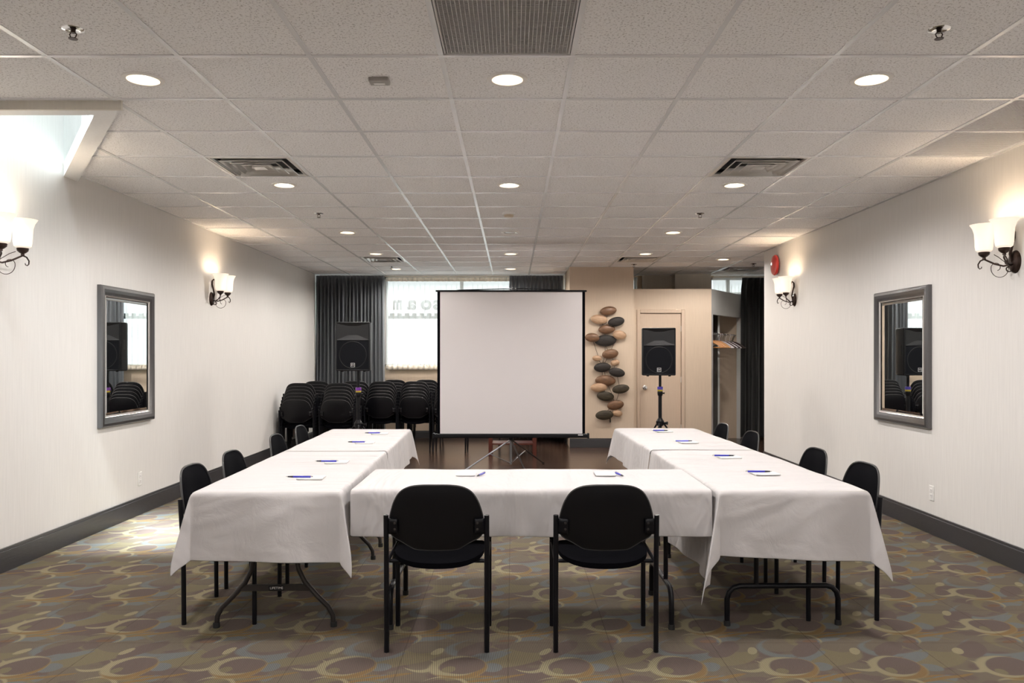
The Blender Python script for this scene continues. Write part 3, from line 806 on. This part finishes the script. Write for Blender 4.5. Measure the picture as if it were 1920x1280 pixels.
# vents, eggcrates, detectors, sprinklers ---------------------------------------
def eggcrate(ME):
    e = empty('ceiling_grille', '', 'grille')
    f = MB(); a = .290
    for (x0, x1, y0, y1) in ((-a, a, -a, -a+.008), (-a, a, a-.008, a), (-a, -a+.008, -a, a), (a-.008, a, -a, a)): f.box(x0, x1, y0, y1, -.001, .013)
    f.build('frame', ME, e)
    m = MB()
    for k_ in range(1, 33):
        p = -a+2*a*k_/33; m.box(p-.0011, p+.0011, -a, a, 0, .012); m.box(-a, a, p-.0011, p+.0011, .0001, .0121)
    m.build('lattice', ME, e, kind='stuff'); return e
eg = eggcrate(M_egg); freeze(eg); egw = eggcrate(M_eggw); freeze(egw); gw = True
labs = {(-1, -1): 'metal eggcrate return grille overhead in front of the middle downlight', (-1, -2): None, (4, 1): 'eggcrate ceiling grille beside the right wall, nearer one', (4, 2): 'eggcrate ceiling grille beside the right wall, farther one'}
f1 = True
for (i, j) in EGG:
    x0, x1, y0, y1 = cell(i, j)
    if labs[(i, j)] is None:
        dup(eg, ((x0+x1)/2, (y0+y1)/2, H), 0, 'metal eggcrate return grille at the top edge above the camera', 'ceiling grilles'); continue
    if i == 4 and gw: egw.location = ((x0+x1)/2, (y0+y1)/2, H); egw['label'] = labs[(i, j)]; egw['group'] = 'ceiling grilles'; gw = False; continue
    if f1: eg.location = ((x0+x1)/2, (y0+y1)/2, H); eg['label'] = labs[(i, j)]; eg['group'] = 'ceiling grilles'; f1 = False
    else: dup(egw if i == 4 else eg, ((x0+x1)/2, (y0+y1)/2, H), 0, labs[(i, j)], 'ceiling grilles')
def vent():
    e = empty('air_vent', '', 'vent')
    def sq(mb, a0, z0, a1, z1, t=.002):
        v = [(-a0,-a0,z0),(a0,-a0,z0),(a0,a0,z0),(-a0,a0,z0),(-a1,-a1,z1),(a1,-a1,z1),(a1,a1,z1),(-a1,a1,z1)]
        mb.add(v, [(0,1,5,4),(1,2,6,5),(2,3,7,6),(3,0,4,7)])
    f = MB(); sq(f, .292, -.002, .268, -.006); sq(f, .268, -.006, .262, .02); f.build('frame', M_alu, e, solid=.002)
    for a0 in (.225, .165, .105):
        m = MB(); sq(m, a0, -.016, a0-.045, .032); sq(m, a0, -.016, a0+.004, -.012); m.build('louver', M_alu, e, solid=.0015)
    MB().box(-.045, .045, -.045, .045, -.014, -.010).build('centre_plate', M_alu, e)
    b = MB(); b.box(-.27, .27, -.27, .27, .045, .05); b.build('damper', M_plenum, e)
    return e
vt = vent(); freeze(vt); f1 = True
for (i, j), lab in zip(VENT, ['square louvered air vent in the near ceiling, left side', 'square louvered air vent in the near ceiling, right side', 'small-looking distant air vent above the left speaker', 'small-looking distant air vent above the closed door', 'farthest air vent, above the black curtain at right']):
    x0, x1, y0, y1 = cell(i, j); L_ = ((x0+x1)/2, (y0+y1)/2, H)
    if f1: vt.location = L_; vt['label'] = lab; vt['group'] = 'ceiling air vents'; f1 = False
    else: dup(vt, L_, 0, lab, 'ceiling air vents')
sd = empty('smoke_detector', 'round beige smoke detector on the ceiling beyond the second row of downlights', 'smoke detector', (-.036, 7.62, H))
MB().lathe([(.0, 0), (.062, 0), (.064, -.010), (.060, -.022), (0, -.022)], 28).build('base', M_white, sd)
MB().lathe([(.0, -.022), (.046, -.022), (.048, -.034), (.038, -.046), (0, -.050)], 28).build('sensor_cap', mat('detector_beige', (.62, .52, .40), .4), sd)
ms = empty('motion_sensor', 'small rectangular grey sensor on the ceiling left of the middle near downlight', 'sensor', (-.67, 3.95, H))
MB().box(-.05, .05, -.035, .035, -.022, 0).build('housing', mat('sensor_grey', (.36, .34, .32), .45), ms, bevel=.004)
MB().box(-.028, .028, -.012, .012, -.026, -.021).build('window', M_white, ms, bevel=.002)
def sprinkler():
    e = empty('sprinkler', '', 'sprinkler')
    MB().lathe([(.018, -.002), (.030, -.010), (.044, -.004), (.046, 0), (.018, 0)], 24).build('escutcheon', M_chrome, e)
    m = MB(); m.tube([(0, 0, 0), (0, 0, -.022)], .010, 10)
    for s_ in (-1, 1): m.tube([(s_*.008, 0, -.018), (s_*.015, 0, -.030), (s_*.011, 0, -.045), (0, 0, -.054)], .0025, 6)
    m.build('body', M_bronze, e)
    MB().lathe([(0, -.058), (.018, -.058), (.019, -.055), (0, -.054)], 16).build('deflector', M_bronze, e)
    return e
sp_ = sprinkler(); sp_.scale = (1, 1, .72); freeze(sp_); f1 = True
for x, y, lab in ((-1.875, 3.35, 'nearest left chrome sprinkler head in the ceiling'), (1.82, 3.35, 'nearest right chrome sprinkler head in the ceiling'), (-1.89, 7.66, 'mid-distance sprinkler head on the left of the ceiling'), (1.83, 7.66, 'mid-distance sprinkler head on the right of the ceiling'),
                  (-1.88, 12.2, 'distant sprinkler head above the left curtain'), (1.84, 11.9, 'distant sprinkler head above the feature wall corner'), (3.62, 11.8, 'distant sprinkler head beside the farthest air vent')):
    if f1: sp_.location = (x, y, H); sp_['label'] = lab; sp_['group'] = 'ceiling sprinkler heads'; f1 = False
    else: dup(sp_, (x, y, H), 0, lab, 'ceiling sprinkler heads')

# ------------------------------------------------------------------ mirrors
def mirror(side, y0, y1, z0, z1, label):
    """side -1 left wall, +1 right wall"""
    e = empty('wall_mirror', label, 'mirror', (side*XW, (y0+y1)/2, (z0+z1)/2), 0, 'framed wall mirrors')
    hy, hz = (y1-y0)/2, (z1-z0)/2
    # frame profile in (inset, height from wall)
    prof = [(0, 0), (0, .030), (.010, .042), (.030, .046), (.055, .036), (.070, .026), (.076, .022)]
    def ring(mb, p0, p1):
        vs = []
        for ins, h in (p0, p1):
            for sy, sz in ((-1,-1),(1,-1),(1,1),(-1,1)): vs.append((-side*h, sy*(hy-ins), sz*(hz-ins)))
        fs = [(0,1,5,4),(1,2,6,5),(2,3,7,6),(3,0,4,7)]
        if side > 0: fs = [tuple(reversed(q)) for q in fs]
        mb.add(vs, fs)
    f = MB()
    for a, b in zip(prof, prof[1:]): ring(f, a, b)
    f.build('frame', M_mframe, e, sharp=50)
    l = MB(); ring(l, (.076, .022), (.079, .027)); ring(l, (.079, .027), (.084, .024)); ring(l, (.084, .024), (.087, .027)); ring(l, (.087, .027), (.095, .018))
    l.build('frame_lip', M_silverline, e, sharp=20)
    gl = MB(); g0 = MB(); ring(gl, (.094, .012), (.118, .016))
    gl.build('bevel_glass', M_mirror, e, sharp=5)
    m = MB(); x = -side*.016
    q = [(x, -(hy-.118), -(hz-.118)), (x, hy-.118, -(hz-.118)), (x, hy-.118, hz-.118), (x, -(hy-.118), hz-.118)]
    m.add(q, [(0, 1, 2, 3)]); m.build('glass', M_mirror, e)
    MB().box(*sorted((-side*.001, -side*.010)), -hy+.01, hy-.01, -hz+.01, hz-.01).build('backing', M_plenum, e)
    return e
mirror(-1, 6.33, 7.27, .835, 1.995, 'rectangular mirror in a dark pewter frame on the left wall')
mirror(1, 6.27, 7.20, .835, 1.990, 'rectangular mirror in a dark pewter frame on the right wall')

# ------------------------------------------------------------------ sconces
def spiral(cx, cz, r0, r1, a0, a1, n, y=0): 
    return [(cx+(r0+(r1-r0)*i/n)*math.cos(a0+(a1-a0)*i/n), y, cz+(r0+(r1-r0)*i/n)*math.sin(a0+(a1-a0)*i/n)) for i in range(n+1)]
def sconce():
    # local: wall plane at x=0, projecting to +x; arms spread along y
    e = empty('wall_sconce', '', 'sconce')
    MB().lathe([(0, .028), (.03, .026), (.052, .018), (.060, .006), (.062, 0), (0, 0)], 28, Matrix.Rotation(PI/2, 4, 'Y'), sx=1.25).build('backplate', M_bronze, e)
    PX = .143
    for s_ in (-1, 1):
        yy = s_*.11
        sw = [(.02, 0, -.02)]
        ends = [(.02, s_*.005, -.015), (.06, s_*.03, -.025), (.10, s_*.06, -.008), (PX-.01, s_*.09, .018), (PX, yy, .030), (PX+.01, s_*.135, .022), (PX+.012, s_*.158, .0), (PX+.010, s_*.158, -.022), (PX+.008, s_*.145, -.032), (PX+.006, s_*.130, -.028), (PX+.006, s_*.126, -.018)]
        MB().tube(ends, [.006]*5+[.005, .0045, .004, .0035, .003, .002], 8).build('arm', M_bronze, e)
        cup = MB().lathe([(0, .030), (.012, .032), (.010, .042), (.020, .048), (.033, .060), (.036, .076), (.034, .080), (.0, .080)], 24, Matrix.Translation((PX, yy, 0))).build('socket_cup', M_bronze, e)
        sh_ = MB().lathe([(.034, .078), (.050, .090), (.055, .115), (.057, .160), (.060, .205), (.070, .240), (.084, .262), (.087, .266), (.082, .264), (.066, .238), (.057, .205), (.054, .160), (.052, .115), (.047, .093), (.030, .082)], 32, Matrix.Translation((PX, yy, 0)), caps=False).build('lamp_shade', M_shade, e)
        MB().lathe([(0, .08), (.012, .085), (.014, .11), (.027, .14), (.030, .165), (.022, .19), (0, .2)], 16, Matrix.Translation((PX, yy, 0))).build('bulb', M_bulb, e)
        lp = light('POINT', 'sconce_bulb_light', (PX, yy, .225), .75, (1, .80, .60), shadow_soft_size=.05); lp.parent = e
    # tall flat scroll finial and the big thin spiral
    MB().tube([(.025, 0, .0), (.035, 0, .05), (.022, 0, .11), (.010, 0, .16), (.012, 0, .20), (.028, 0, .217), (.042, 0, .205), (.040, 0, .19)], [.007, .009, .010, .010, .010, .008, .006, .004], 8).build('finial_scroll', M_bronze, e)
    th = spiral(.105, -.045, .060, .062, 2.2, -2.2-PI*.35, 26)+[(.055, 0, -.03)]
    pts = [(.155, .02, .045), (.120, .01, .030)]+spiral(.105, -.045, .058, .058, PI*.80, PI*2.05, 22)+spiral(.125, -.040, .038, .018, 0.2, PI*1.4, 14)
    MB().tube(pts, .0022, 6).build('thin_scroll', M_bronze, e)
    m = MB(); m.tube(spiral(.045, -.045, .028, .010, PI*.6, PI*2.6, 20), .004, 6); m.build('small_scroll', M_bronze, e)
    return e
sc0 = sconce(); freeze(sc0)
sc0.location = (-XW, 5.03, 2.045); sc0['label'] = 'twin-shade bronze sconce on the left wall, cut by the picture edge'; sc0['group'] = 'wall sconces'
dup(sc0, (-XW, 8.73, 2.055), 0, 'twin-shade bronze sconce on the left wall beyond the mirror', 'wall sconces')
dup(sc0, (XW, 5.23, 2.045), PI, 'twin-shade bronze sconce on the right wall nearest the camera', 'wall sconces')
dup(sc0, (XW, 9.32, 2.085), PI, 'twin-shade bronze sconce on the right wall below the red alarm', 'wall sconces')

# fire alarm, outlets -------------------------------------------------------------
al = empty('fire_alarm', 'round red fire alarm bell high on the far end of the right wall', 'fire alarm', (XW, 9.94, 2.57))
RY = Matrix.Rotation(-PI/2, 4, 'Y')
MB().lathe([(0, 0), (.05, 0), (.05, .02), (0, .02)], 20, RY).build('mount', M_rubber, al)
MB().lathe([(0, .020), (.127, .020), (.130, .030), (.120, .045), (.07, .062), (.03, .066), (0, .067)], 36, RY).build('gong', M_red, al)
MB().lathe([(0, .066), (.012, .066), (.010, .073), (0, .074)], 12, RY).build('centre_nut', M_chrome, al)
def outlet(side, y, z, label):
    e = empty('wall_outlet', label, 'outlet', (side*XW, y, z), 0, 'wall outlets')
    sg_ = -side
    MB().box(*sorted((0, sg_*.006)), -.036, .036, -.060, .060).build('cover_plate', M_white, e, bevel=.003)
    for dz in (-.022, .022):
        s_ = MB().box(*sorted((sg_*.006, sg_*.009)), -.016, .016, dz-.014, dz+.014).build('socket', M_paper, e, bevel=.003)
        sl = MB()
        for dy in (-.006, .006): sl.box(*sorted((sg_*.009, sg_*.0096)), dy-.001, dy+.001, dz-.004, dz+.006)
        sl.build('slot', M_plenum, s_)
outlet(-1, 7.05, .318, 'white power outlet low on the left wall under the mirror')
outlet(1, 6.27, .325, 'white power outlet low on the right wall under the mirror')

# ------------------------------------------------------------------ speakers and stands
def speaker(loc, rz, label):
    e = empty('loudspeaker', label, 'loudspeaker', loc, rz, 'loudspeakers on stands')
    w, d, h = .20, .30, .575
    # cabinet, tapering to the rear; front at y=0 facing -y
    poly = [(-w, 0), (w, 0), (w, .12), (w*.58, d), (-w*.58, d), (-w, .12)]
    m = MB(); m.prism(poly, 0, h); m.build('cabinet', M_spk, e, bevel=.012)
    # rim around front
    r = MB(); t = .018
    r.box(-w+.006, w-.006, -.014, .002, .004, t); r.box(-w+.006, w-.006, -.014, .002, h-t, h-.004); r.box(-w+.006, -w+t, -.014, .002, t, h-t); r.box(w-t, w-.006, -.014, .002, t, h-t); r.box(-w+t, w-t, -.014, .002, .352, .366)
    r.build('front_rim', M_spk, e, bevel=.004)
    # horn: funnel
    hx, z0, z1 = w-t, .366, h-t
    hn = MB(); v = [(-hx, -.012, z0), (hx, -.012, z0), (hx, -.012, z1), (-hx, -.012, z1), (-.055, -.001, z0+.055), (.055, -.001, z0+.055), (.055, -.001, z1-.03), (-.055, -.001, z1-.03)]
    hn.add(v, [(0,1,5,4),(1,2,6,5),(2,3,7,6),(3,0,4,7),(4,5,6,7)]); hn.build('horn', M_horn, e, sharp=10)
    gz = .185
    g_ = MB(); g_.box(-w+t, w-t, -.010, .0, t, .352); go = g_.build('grille', M_grille, e)
    MB().lathe([(.150, 0), (.158, .003), (.165, 0)], 48, Matrix.Translation((0, -.0101, gz)) @ Matrix.Rotation(PI/2, 4, 'X'), caps=False).build('woofer_ring', M_spk, go)
    b = MB().box(-.024, .024, -.013, -.010, .045, .093).build('badge', M_badge, e)
    MB().box(-.020, .020, -.0138, -.0129, .049, .089).build('badge_field', M_black, b)
    text_mesh('badge_letters', 'EV', .030, .0004, M_badge, (0, -.0143, .069), (PI/2, 0, 0), (1, 1.1, 1), b)
    for sx in (-1, 1): MB().box(sx*w-.002*(1 if sx > 0 else -1)-.003, sx*w+.003, .05, .11, .25, .37).build('side_handle', M_horn, e)
    for sx in (-.13, .13): MB().lathe([(.014, -.012), (.016, -.002), (.016, 0)], 12, Matrix.Translation((sx, .04, 0))).build('foot', M_rubber, e)
    return e
def stand(loc, top, rz, tape1, tape2, label):
    e = empty('speaker_stand', label, 'speaker stand', loc, rz, 'tripod speaker stands')
    MB().tube([(0, 0, .95), (0, 0, top)], .0165, 14).build('inner_pole', M_black, e)
    MB().tube([(0, 0, .10), (0, 0, .96)], .022, 14).build('outer_pole', M_black, e)
    m = MB(); m.lathe([(.024, .93), (.030, .94), (.034, .97), (.030, 1.0), (.022, 1.01)], 16); cl = m.build('clamp', M_black, e)
    MB().tube([(.03, 0, .965), (.055, 0, .965)], [.006, .012], 8).build('clamp_knob', M_black, cl)
    MB().lathe([(.032, 1.005), (.034, 1.015), (.034, 1.040), (.030, 1.045)], 16).build('tape_band', tape1, e)
    MB().lathe([(.030, .985), (.033, .99), (.033, 1.008), (.030, 1.012)], 16).build('tape_band', tape2, e)
    MB().lathe([(.026, .56), (.048, .575), (.050, .62), (.030, .65), (.026, .66)], 16).build('hub', M_black, e)
    MB().tube([(.045, -.01, .60), (.095, -.02, .60)], [.009, .022], 10).build('hub_knob', M_black, e)
    for k_ in range(3):
        a = 2*PI*k_/3+PI/6; c_, s_ = math.cos(a), math.sin(a)
        l = MB().tube([(c_*.04, s_*.04, .60), (c_*.48, s_*.48, .012)], .011, 10).build('leg', M_black, e)
        MB().tube([(c_*.47, s_*.47, .022), (c_*.492, s_*.492, .012)], .016, 10).build('rubber_foot', M_rubber, l)
        MB().tube([(c_*.02, s_*.02, .14), (c_*.27, s_*.27, .31)], .007, 8).build('brace', M_black, e)
    return e
stand((-1.838, 9.36, 0), 1.245, .2, M_purple, M_yellow, 'black tripod stand with a purple band, carrying the left speaker')
speaker((-1.875, 9.22, 1.245), .05, 'black loudspeaker raised before the left charcoal curtain')
stand((1.812, 9.64, 0), 1.185, -.4, M_bluetape, M_yellow, 'black tripod stand with a blue and yellow band, carrying the right speaker')
speaker((1.765, 9.46, 1.185), -.10, 'black loudspeaker raised before the closed beige door')

# ------------------------------------------------------------------ projection screen
ps = empty('projection_screen', 'white pull-up projection screen with black borders on a tripod', 'projection screen', (-.02, 9.75, 0))
ys = -.05
x0, x1 = pxy(820, 9.7)+.02, pxy(1097, 9.7)+.02; zt, zb = 2.212, .462
MB().box(x0+.034, x1-.034, ys-.001, ys+.001, zb, zt).build('fabric', M_screen, ps)
MB().box(x0, x0+.034, ys-.0012, ys+.0012, zb, zt).build('black_border', M_fabric, ps); MB().box(x1-.034, x1, ys-.0012, ys+.0012, zb, zt).build('black_border', M_fabric, ps)
MB().box(x0-.02, x1+.02, ys-.012, ys+.012, zt, zt+.022).build('top_rod', M_black, ps, bevel=.004)
m = MB(); m.tube([(x0+.25, ys, zt+.022), (x0+.75, ys, zt+.035), (x1-.75, ys, zt+.040), (x1-.25, ys, zt+.022)], .006, 8); m.build('handle', M_black, ps)
c_ = MB(); c_.box(x0-.055, x1+.045, ys-.035, ys+.035, .410, .462); c_.build('housing', M_black, ps, bevel=.012)
for xx in (x0-.055, x1+.03): MB().box(xx-.004, xx+.02, ys-.037, ys+.037, .405, .468).build('end_cap', M_spk, ps, bevel=.005)
MB().box(x1-.09, x1-.03, ys-.0365, ys-.035, .442, .456).build('badge', M_badge, ps)
MB().tube([(0, .03, .40), (0, .03, 2.23)], .013, 12).build('rear_pole', M_black, ps)
MB().tube([(0, 0, .075), (0, .0, .40)], .014, 12).build('lower_pole', M_pole, ps)
MB().lathe([(.022, .375), (.030, .385), (.030, .41), (.022, .415)], 14).build('hub', M_black, ps)
feet = [(-.60, -.28), (.43, .58), (.20, -.58)]
for i, (fx, fy) in enumerate(feet):
    l = MB().tube([(0, 0, .385), (fx, fy, .012)], .010, 8).build('leg', M_brownleg if i else M_pole, ps)
    MB().tube([(fx*.96, fy*.96, .02), (fx, fy, .012)], .014, 8).build('rubber_foot', M_rubber, l)
    MB().tube([(0, 0, .09), (fx*.45, fy*.45, .225)], .006, 6).build('brace', M_pole, ps)

# small wooden table behind the screen
wt = empty('side_table', 'reddish brown wooden table behind the screen tripod', 'table', (.0, 11.35, 0))
for sx in (-1, 1):
    for sy in (-1, 1): MB().box(sx*.315-.025, sx*.315+.025, sy*.2-.025, sy*.2+.025, 0, .60).build('leg', M_redwood, wt, bevel=.003)
MB().box(-.38, .38, -.26, .26, .60, .635).build('tabletop', M_redwood, wt, bevel=.005)
MB().box(-.29, .29, -.19, .19, .16, .18).build('shelf', M_redwood, wt)
ap = MB(); ap.box(-.29, .29, -.212, -.192, .50, .60); ap.build('apron', M_redwood, wt)

# ------------------------------------------------------------------ stone wall art
art = empty('wall_art', 'metal wall sculpture of brown, tan and dark oval stones on wire stems', 'wall art', (pxy(1137, 12.15), 12.2, 1.45))
AX, AZ = art.location.x, art.location.z
ov = [(1140.9,582.6,31.6,17,S_brown),(1123.3,598.4,31.6,17.6,S_tan),(1155.2,602.9,31.6,17.6,S_dark),(1138,617.2,31.6,17,S_brown),(1161.8,627.8,26,17,S_tan),(1110.2,632.7,27,17,S_brown),(1135.6,638.2,41,21.5,S_dark),(1144.2,663.3,31,18,S_brown),(1119.3,671.8,18,11,S_tan),(1153.7,680,17,11.7,S_tan),(1129.6,688.5,32,18,S_dark),(1156.3,698,31,17,S_dark),(1135.6,713.4,38.7,20.6,S_brown),(1122.7,726.3,31,16.5,S_tan),(1163.6,728.9,32.6,17,S_olive),(1135.6,742.7,32.6,18,S_olive),(1154.2,759.3,32,18,S_brown),(1133,777.9,33.5,18,S_olive),(1158,774.8,19,13,S_tan)]
YA = 12.12
cen = []
for i, (cx, cy, w, h, mm) in enumerate(ov):
    x = pxy(cx, YA)-AX; z = pz(cy, YA)-AZ; rx = w/2*YA/FPX; rz_ = h/2*YA/FPX; y = -.055-.018*(i % 3); cen.append((x, y, z))
    M_ = Matrix.Translation((x, y, z)) @ Matrix.Rotation(PI/2, 4, 'X') @ Matrix.Rotation(math.radians([8, -6, 10, 4, -10, -3, 2][i % 7]), 4, 'Z')
    d = MB(); d.lathe([(0, -.006), (.93, -.006), (1, 0), (.95, .006), (.90, .006)]+[(.9*math.cos(t*PI/12), .004+.022*math.sin(t*PI/12)) for t in range(1, 6)]+[(0, .026)], 32, M_ @ Matrix.Diagonal((rx, rz_, 1, 1)))
    d.build('stone_disc', mm, art, sharp=40)
stems = [(0,3),(1,3),(2,3),(3,6),(4,6),(5,6),(6,7),(5,10),(6,10),(4,7),(7,10),(8,10),(9,11),(7,9),(10,12),(11,12),(11,14),(12,13),(12,15),(14,16),(15,16),(16,17),(16,18),(12,16),(10,15)]
for i, (a, b) in enumerate(stems):
    pa, pb = Vector(cen[a]), Vector(cen[b]); mid = (pa+pb)/2+Vector((.02*((i % 3)-1), 0, 0)); pa.y = pb.y = mid.y = -.035
    MB().tube([pa, pa.lerp(mid, .6)+Vector((0, 0, .003)), mid, mid.lerp(pb, .5), pb], .0035, 6).build('wire_stem', M_wire, art)
MB().tube([(pxy(1145, YA)-AX, -.03, pz(770, YA)-AZ), (pxy(1145, YA)-AX, -.03, pz(792, YA)-AZ)], .009, 8).build('post', M_wire, art)
for z in (.55, -.5): MB().tube([(0.0, -.001, z*.9), (0.0, -.05, z*.9)], .006, 6).build('wall_bracket', M_wire, art)

# ------------------------------------------------------------------ daylight
w = bpy.data.worlds.new('world'); SC.world = w; w.use_nodes = True
bg = w.node_tree.nodes['Background']; bg.inputs[0].default_value = (.93, .97, 1, 1); bg.inputs[1].default_value = .62
def sky_patch(x, y, z, tx, tz, size, power):
    l = light('AREA', 'window_daylight', (x, y, z), power, (.93, .97, 1), (0, 0, 0), shape='DISK', size=size)
    l.rotation_euler = Vector((tx-x, YB-y, tz-z)).to_track_quat('-Z', 'Y').to_euler()
sky_patch(-1.2, 17.0, 5.2, -1.2, 2.0, 3.0, 280)
sky_patch(4.2, 17.0, 5.0, 4.2, 2.6, 2.0, 120)
sun = light('SUN', 'sun', (-3, 2, 8), 27, (.88, .94, 1), angle=math.radians(14))
sun.rotation_euler = Vector((.16, 1.50, -2.8)).to_track_quat('-Z', 'Y').to_euler()
